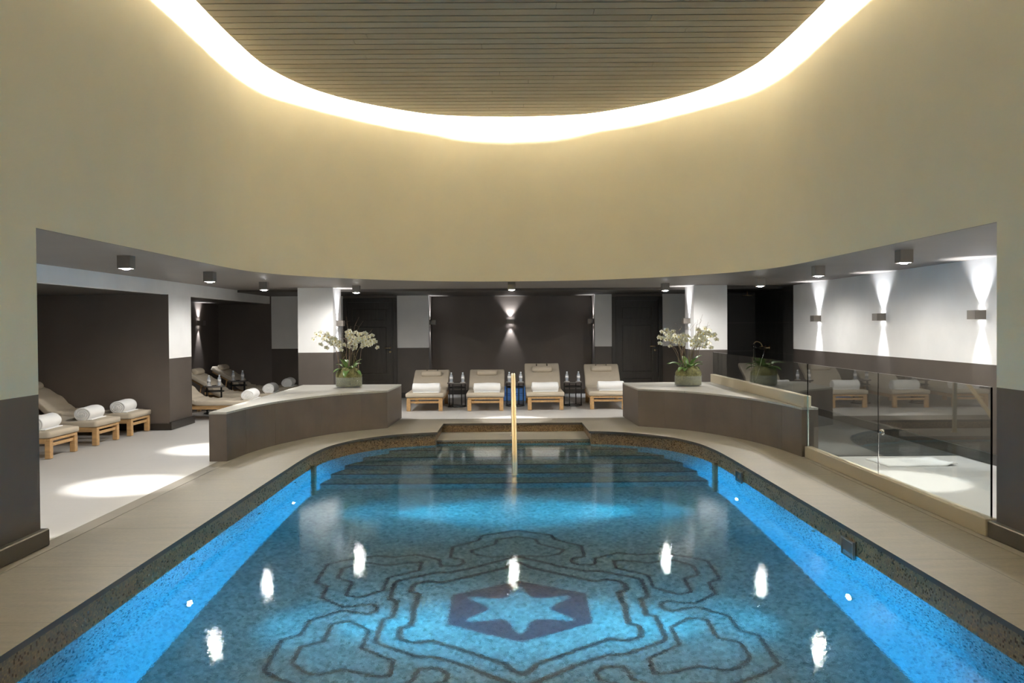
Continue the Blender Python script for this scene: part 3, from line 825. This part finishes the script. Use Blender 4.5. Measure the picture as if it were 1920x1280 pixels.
lb_f = ['teak lounger in the far left alcove, nearest to the camera', 'teak lounger in the far left alcove, middle of the three', 'teak lounger in the far left alcove, mostly hidden by the white pillar']
for i, y in enumerate(far_y): lounger((-4.42 - .05 * i, y, 0), PI / 2, .42, lb_f[i], GF, .9, 9 + i, 1)

# ------------------------------------------------------------------ rolled towels
def towel_mesh(seed, L=.50, rx=.115, rz_=.095):
    rnd = random.Random(seed); mb = MB(); n = 40; rings = []
    xs = [-L / 2, -L / 2 + .012, -L / 2 + .03, -L / 4, 0, L / 4, L / 2 - .03, L / 2 - .012, L / 2]
    ks = [.93, .985, 1, 1.01, 1.0, 1.01, 1, .985, .93]
    ph = rnd.uniform(0, 6)
    vs = []
    for x, k in zip(xs, ks):
        for q in range(n):
            a = 2 * PI * q / n
            z = math.sin(a) * rz_ * k; yv = math.cos(a) * rx * k * (1 + .03 * math.sin(3 * a + ph + x * 5))
            z = max(z, -rz_ * .86) + .004 * math.sin(x * 14 + ph)
            vs.append((x, yv, z + rz_ * .86))
    fs = []
    for i in range(len(xs) - 1):
        for q in range(n): fs.append((i * n + q, i * n + (q + 1) % n, (i + 1) * n + (q + 1) % n, (i + 1) * n + q))
    mb.add(vs, fs, 0, True)
    for s in (-1, 1):    # spiral ends
        R = 14; vs = []
        for r_ in range(R + 1):
            rr = r_ / R
            for q in range(n):
                a = 2 * PI * q / n
                g_ = math.sin(2 * PI * (rr * 4.0 - q / n))
                dep = .010 * g_ * (1 if 0 < r_ < R else 0) + .022 * (1 - rr) ** 2 * .8
                z = math.sin(a) * rz_ * .93 * rr; yv = math.cos(a) * rx * .93 * rr * (1 + .03 * math.sin(3 * a + ph + s * L / 2 * 5))
                z = max(z, -rz_ * .86)
                vs.append((s * (L / 2 - (.0 if r_ == R else .004) + dep * .9), yv, z + rz_ * .86 + (.004 * math.sin(s * L / 2 * 14 + ph))))
        fs = []
        for r_ in range(R):
            for q in range(n):
                f = (r_ * n + q, r_ * n + (q + 1) % n, (r_ + 1) * n + (q + 1) % n, (r_ + 1) * n + q)
                fs.append(f if s < 0 else f[::-1])
        mb.add(vs, fs, 0, True)
    # loose end lying on the cushion
    mb.box((-L / 2 + .01, -rx * 1.15, .0), (L / 2 - .01, -rx * .2, .014), bev=.005)
    return mb
tprot = None
def towel(loc, rz, label, group, seed, s=1.):
    o = towel_mesh(seed, .50 * s).build('rolled_towel', M['towel'], None)
    place(o, loc, rz); return tag(o, label, 'towel', group)
GT = 'rolled white towels on the loungers'
ZQ = .337
tx = ['farthest left', 'second from the left', 'just right of the handrail', 'farthest right']
for i, (x, y, rz, *_r) in enumerate(LB):
    dx = (.02, .03, -.0, .09)[i]
    towel((x + dx, y + .20 + (.1 if i == 3 else 0), ZQ), 0, 'rolled white towel on the back row lounger %s' % tx[i], GT, 20 + i, (1.03, 1, 1, 1)[i])
tn = ['rolled white towel cut off by the beige wall edge in the near left alcove', 'rolled white towel on the middle lounger of the near left alcove', 'rolled white towel on the lounger against the dark partition wall']
for i, y in enumerate(near_y): towel((-5.98 + .02 * i, y, ZQ), PI / 2 + .08, tn[i], GT, 30 + i, 1.05)
tf = ['rolled white towel behind the left low wall, nearest of the far alcove', 'rolled white towel in the far left alcove, second and larger looking', 'rolled white towel peeping out from behind the left white pillar']
for i, y in enumerate(far_y): towel((-4.64 - .07 * i, y, ZQ), PI / 2 + .1, tf[i], GT, 40 + i, 1.05)

# ------------------------------------------------------------------ side tables and bottles
def table_at(loc, label, group, h=.48):
    o = empty('side_table', loc, label, 'side table', group)
    mb = MB(); mb.lathe([(.0, h), (.195, h), (.2, h - .006), (.2, h - .022), (.0, h - .022)], 32); mb.build('table_top', M['table_top'], o)
    mb = MB()
    def ring(z, R):
        pts = [(R * math.cos(2 * PI * q / 32), R * math.sin(2 * PI * q / 32), z) for q in range(33)]
        mb.tube(pts, .01, 8, caps=False)
    ring(.012, .18); mb.build('base_ring', M['black_metal'], o)
    mb = MB(); ring(h - .1, .175); mb.build('upper_ring', M['black_metal'], o)
    for k in range(4):
        a = PI / 4 + k * PI / 2 + .35
        lg = MB(); lg.box((.18 * math.cos(a) - .01, .18 * math.sin(a) - .01, .01), (.18 * math.cos(a) + .01, .18 * math.sin(a) + .01, h - .022)); lg.build('leg', M['black_metal'], o)
    return o
def bottle_proto():
    o = empty('water_bottle', (0, 0, -50), 'x', 'bottle')
    mb = MB(); mb.lathe([(0, 0), (.028, .002), (.031, .01), (.031, .05), (.029, .055), (.031, .06), (.031, .12), (.026, .145), (.013, .165), (.012, .178), (0, .178)], 18); mb.build('body', M['bottle'], o)
    mb = MB(); mb.lathe([(.0318, .062), (.0318, .112)], 18); mb.build('paper_label', M['label'], o)
    mb = MB(); mb.lathe([(.0, .196), (.014, .196), (.015, .193), (.015, .172), (0, .172)][::-1], 14); mb.build('cap', M['cap'], o)
    return o
bp = None
def bottle(loc, label, group):
    global bp
    if bp is None: bp = bottle_proto(); o = bp
    else: o = copy_tree(bp)
    o.location = loc; return tag(o, label, 'bottle', group)
def coaster(loc, label):
    mb = MB(); mb.lathe([(0, 0), (.055, 0), (.055, .006), (0, .006)], 20); o = mb.build('coaster', M['coaster'], None); o.location = loc
    tag(o, label, 'coaster', 'pale coasters under the bottles')
GTB = 'round black side tables between the loungers'; GBO = 'water bottles on the side tables'
tabs = [(-1.08, 16.95, 'left of the handrail, between the first two loungers'), (.07, 17.0, 'behind the handrail, between the middle loungers'), (1.22, 17.0, 'between the two loungers at the right')]
for x, y, lb in tabs:
    table_at((x, y, 0), 'round black side table %s' % lb, GTB)
    for s, sd in ((-1, 'left'), (1, 'right')):
        bx = x + s * .115
        coaster((bx, y - .02, .48), 'pale coaster under %s bottle, table %s' % (sd, lb))
        bottle((bx, y - .02, .486), '%s water bottle, table %s' % (sd, lb), GBO)
for x, y, lb in ((-5.55, 15.93, 'in the far left alcove, nearer one'), (-5.60, 17.5, 'in the far left alcove, farther one'), (-6.75, 11.45, 'beside the beige wall edge')):
    table_at((x, y, 0), 'round black side table %s' % lb, GTB, .52)
    for s, sd in ((-1, 'left'), (1, 'right')):
        coaster((x + s * .08, y + s * .05, .52), 'pale coaster under %s bottle, table %s' % (sd, lb))
        bottle((x + s * .08, y + s * .05, .526), '%s water bottle, table %s' % (sd, lb), GBO)
for k in range(2):  # stand-in blocks for the bright blue shapes low behind the middle table
    o = empty('blue_stand_in', (.10, 18.3, .001 + k * .15), ('lower' if k == 0 else 'upper') + ' of two stacked bright blue stand-in blocks behind the middle side table', 'box', 'blue stand-in blocks on the floor')
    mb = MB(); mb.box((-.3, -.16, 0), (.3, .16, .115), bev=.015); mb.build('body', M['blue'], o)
    mb = MB(); mb.box((-.31, -.17, .115), (.31, .17, .149), bev=.012); mb.build('top_slab', M['blue'], o)
# bath mat
mb = MB(); 
N = 12; vs = []; fs = []
for i in range(N + 1):
    for j in range(N + 1):
        x = -.4 + .8 * i / N; y = -.27 + .54 * j / N
        z = .012 + .003 * math.sin(i * 1.3 + j) + (.02 if (i > 10 and j < 3) else 0)
        vs.append((x, y, z))
for i in range(N):
    for j in range(N): fs.append((i * (N + 1) + j, (i + 1) * (N + 1) + j, (i + 1) * (N + 1) + j + 1, i * (N + 1) + j + 1))
mb.add(vs, fs, 0, True); o = mb.build('bath_mat', M['towel'], None); place(o, (4.55, 9.75, .0), .05)
md = o.modifiers.new('thick', 'SOLIDIFY'); md.thickness = .014; md.offset = -1
tag(o, 'white bath mat lying on the pale floor behind the glass balustrade', 'bath mat')

# ------------------------------------------------------------------ orchids
def petal_mesh(mb, T, L, W, cup=.25, mi=0):
    n = 5; vs = []; fs = []
    for i in range(n + 1):
        t = i / n; w_ = W * math.sin(PI * (t ** .75) * .96 + .04) ; 
        for s in (-1, 0, 1): vs.append((s * w_ / 2, L * t, cup * L * t * t + (.12 * W * abs(s))))
    for i in range(n):
        for s in range(2): a = i * 3 + s; fs.append((a, a + 1, a + 4, a + 3))
    mb.add(vs, fs, mi, True, T)
def blossom_mesh():
    mb = MB()
    for a, L, W in ((90, .038, .024), (215, .038, .024), (325, .038, .024), (10, .042, .046), (170, .042, .046)):
        petal_mesh(mb, Matrix.Rotation(math.radians(a - 90), 4, 'Z'), L, W, .2)
    mb.lathe([(0, .0), (.006, .004), (.007, .012), (0, .018)], 8, 1)
    petal_mesh(mb, Matrix.Rotation(PI, 4, 'Z') @ Matrix.Rotation(.6, 4, 'X'), .018, .014, .1, 1)
    return mb
blo = None
def orchid(loc, label, seed, arms, spread_leaves):
    global blo
    rnd = random.Random(seed)
    o = empty('potted_orchid', loc, label, 'orchid', 'orchid bowls on the low walls')
    R = .225; H = .17
    mb = MB(); mb.lathe([(0, .0), (R - .01, 0), (R, .01), (R, H), (R - .006, H), (R - .008, .018), (0, .016)], 40); mb.build('bowl', M['bowl_glass'], o)
    # moss mound, lumpy
    mb = MB(); prof = [(0, .017), (R - .014, .017), (R - .012, .05), (R - .014, H - .03), (R - .015, H), (R - .02, H + .05), (R * .72, H + .12), (R * .35, H + .16), (0, H + .17)]
    n = 40; vs = []; fs = []
    for i, (r, z) in enumerate(prof):
        for q in range(n):
            a = 2 * PI * q / n; k = 1 if i < 4 else 1 + .10 * math.sin(q * 1.7 + i) * math.sin(q * .6 + seed)
            dz = 0 if i < 4 else .018 * math.sin(q * 2.3 + i * 1.1 + seed)
            rr = min(r * k, R - .012) if i < 5 else r * k
            vs.append((rr * math.cos(a), rr * math.sin(a), z + dz))
    for i in range(len(prof) - 1):
        for q in range(n): fs.append((i * n + q, i * n + (q + 1) % n, (i + 1) * n + (q + 1) % n, (i + 1) * n + q))
    mb.add(vs, fs, 0, True); mb.build('moss', M['moss'], o)
    # leaves
    for i in range(spread_leaves):
        a = 2 * PI * i / spread_leaves + rnd.uniform(-.3, .3); L = rnd.uniform(.2, .32); up = rnd.choice([.2, .5, .9, 1.2]); W = rnd.uniform(.075, .105)
        if i % 4 == 0: up = 1.5
        d = Vector((math.cos(a), math.sin(a), 0)); s_ = Vector((-d.y, d.x, 0)); p = Vector((d.x * .07, d.y * .07, H + .1)); e = up
        m2 = MB(); vs = []; N = 8
        for k in range(N + 1):
            t = k / N; w_ = W * math.sin(PI * min(1, t * .93 + .07)) ** .7 / 2 + .003
            vs += [tuple(p - s_ * w_ + Vector((0, 0, w_ * .35))), tuple(p), tuple(p + s_ * w_ + Vector((0, 0, w_ * .35)))]
            p = p + (d * math.cos(e) + Vector((0, 0, math.sin(e)))) * (L / N); e -= .17
        fs = []
        for k in range(N):
            for q in range(2): a_ = k * 3 + q; fs.append((a_, a_ + 1, a_ + 4, a_ + 3))
        m2.add(vs, fs, 0, True); lf = m2.build('leaf', M['leaf'], o)
        md = lf.modifiers.new('t', 'SOLIDIFY'); md.thickness = .003
    # flower stems
    for j, (ex, ez, dirx) in enumerate(arms):
        ey = rnd.uniform(-.12, .12)
        bx = ex * .22 + rnd.uniform(-.03, .03); by = ey * .5
        pts = catmull([(bx, by, H + .1), (bx + (ex - bx) * .25, by, H + .1 + (ez - H) * .45), (bx + (ex - bx) * .6, (by + ey) / 2, ez * .93), (ex, ey, ez), (ex + dirx * .10, ey - .02, ez + .005), (ex + dirx * .2, ey - .04, ez - .05)], 6)
        mb = MB(); mb.tube(pts, .004, 6, rs=[.0055 - .003 * i / len(pts) for i in range(len(pts))]); mb.build('flower_stem', M['stem'], o)
        nb = 7; start = int(len(pts) * .48)
        for k in range(nb):
            idx = start + int((len(pts) - 1 - start) * k / (nb - 1)); P = Vector(pts[idx])
            side = 1 if k % 2 else -1
            P = P + Vector((rnd.uniform(-.02, .02), -.02 + rnd.uniform(-.03, .02), side * .028))
            if blo is None: blo = blossom_mesh().build('blossom', [M['petal'], M['lip']], o); b = blo
            else: b = blo.copy(); col.objects.link(b); b.parent = o
            b.location = P; s = 1.35 - .25 * k / nb + rnd.uniform(-.08, .08); b.scale = (s, s, s)
            b.rotation_euler = (PI / 2 + rnd.uniform(-.5, .5), rnd.uniform(-.6, .6), rnd.uniform(-.7, .7))
    # bare twigs
    for j in range(11):
        x = rnd.uniform(-.16, .16); yv = rnd.uniform(-.1, .1); h = rnd.uniform(.45, .98); dx = rnd.uniform(-.3, .3)
        q = [(x, yv, H + .08)]
        for k in range(1, 7):
            t = k / 6; q.append((x + dx * t * t + rnd.uniform(-.02, .02), yv + rnd.uniform(-.02, .02), H + .08 + h * t))
        mb = MB(); pp = catmull(q, 3); mb.tube(pp, .004, 5, rs=[.005 - .0035 * i / len(pp) for i in range(len(pp))])
        for k in (3, 4, 5):
            a = Vector(q[k]); mb.tube([a, a + Vector((rnd.uniform(-.05, .05), rnd.uniform(-.03, .03), .05)), a + Vector((rnd.uniform(-.08, .08), 0, .08))], .002, 4)
        mb.build('twig', M['twig'], o)
    return o
orchid((-2.74, 14.32, .5905), 'bowl of cream orchids with moss and twigs on the left low wall', 11,
       [(-.36, .88, -1), (-.24, .80, -1), (-.16, .74, -1), (-.02, .90, 1), (.06, .80, 1), (.16, .78, 1), (.24, .86, 1), (.30, .74, 1), (.10, .70, -1)], 12)
orchid((2.90, 14.05, .5905), 'bowl of cream orchids with broad green leaves on the right low wall', 23,
       [(-.30, .88, -1), (-.26, .78, -1), (-.12, .74, -1), (-.04, .80, -1), (.04, .72, 1), (.14, .78, 1), (.22, .90, 1), (.28, .84, 1), (.20, .70, 1)], 14)
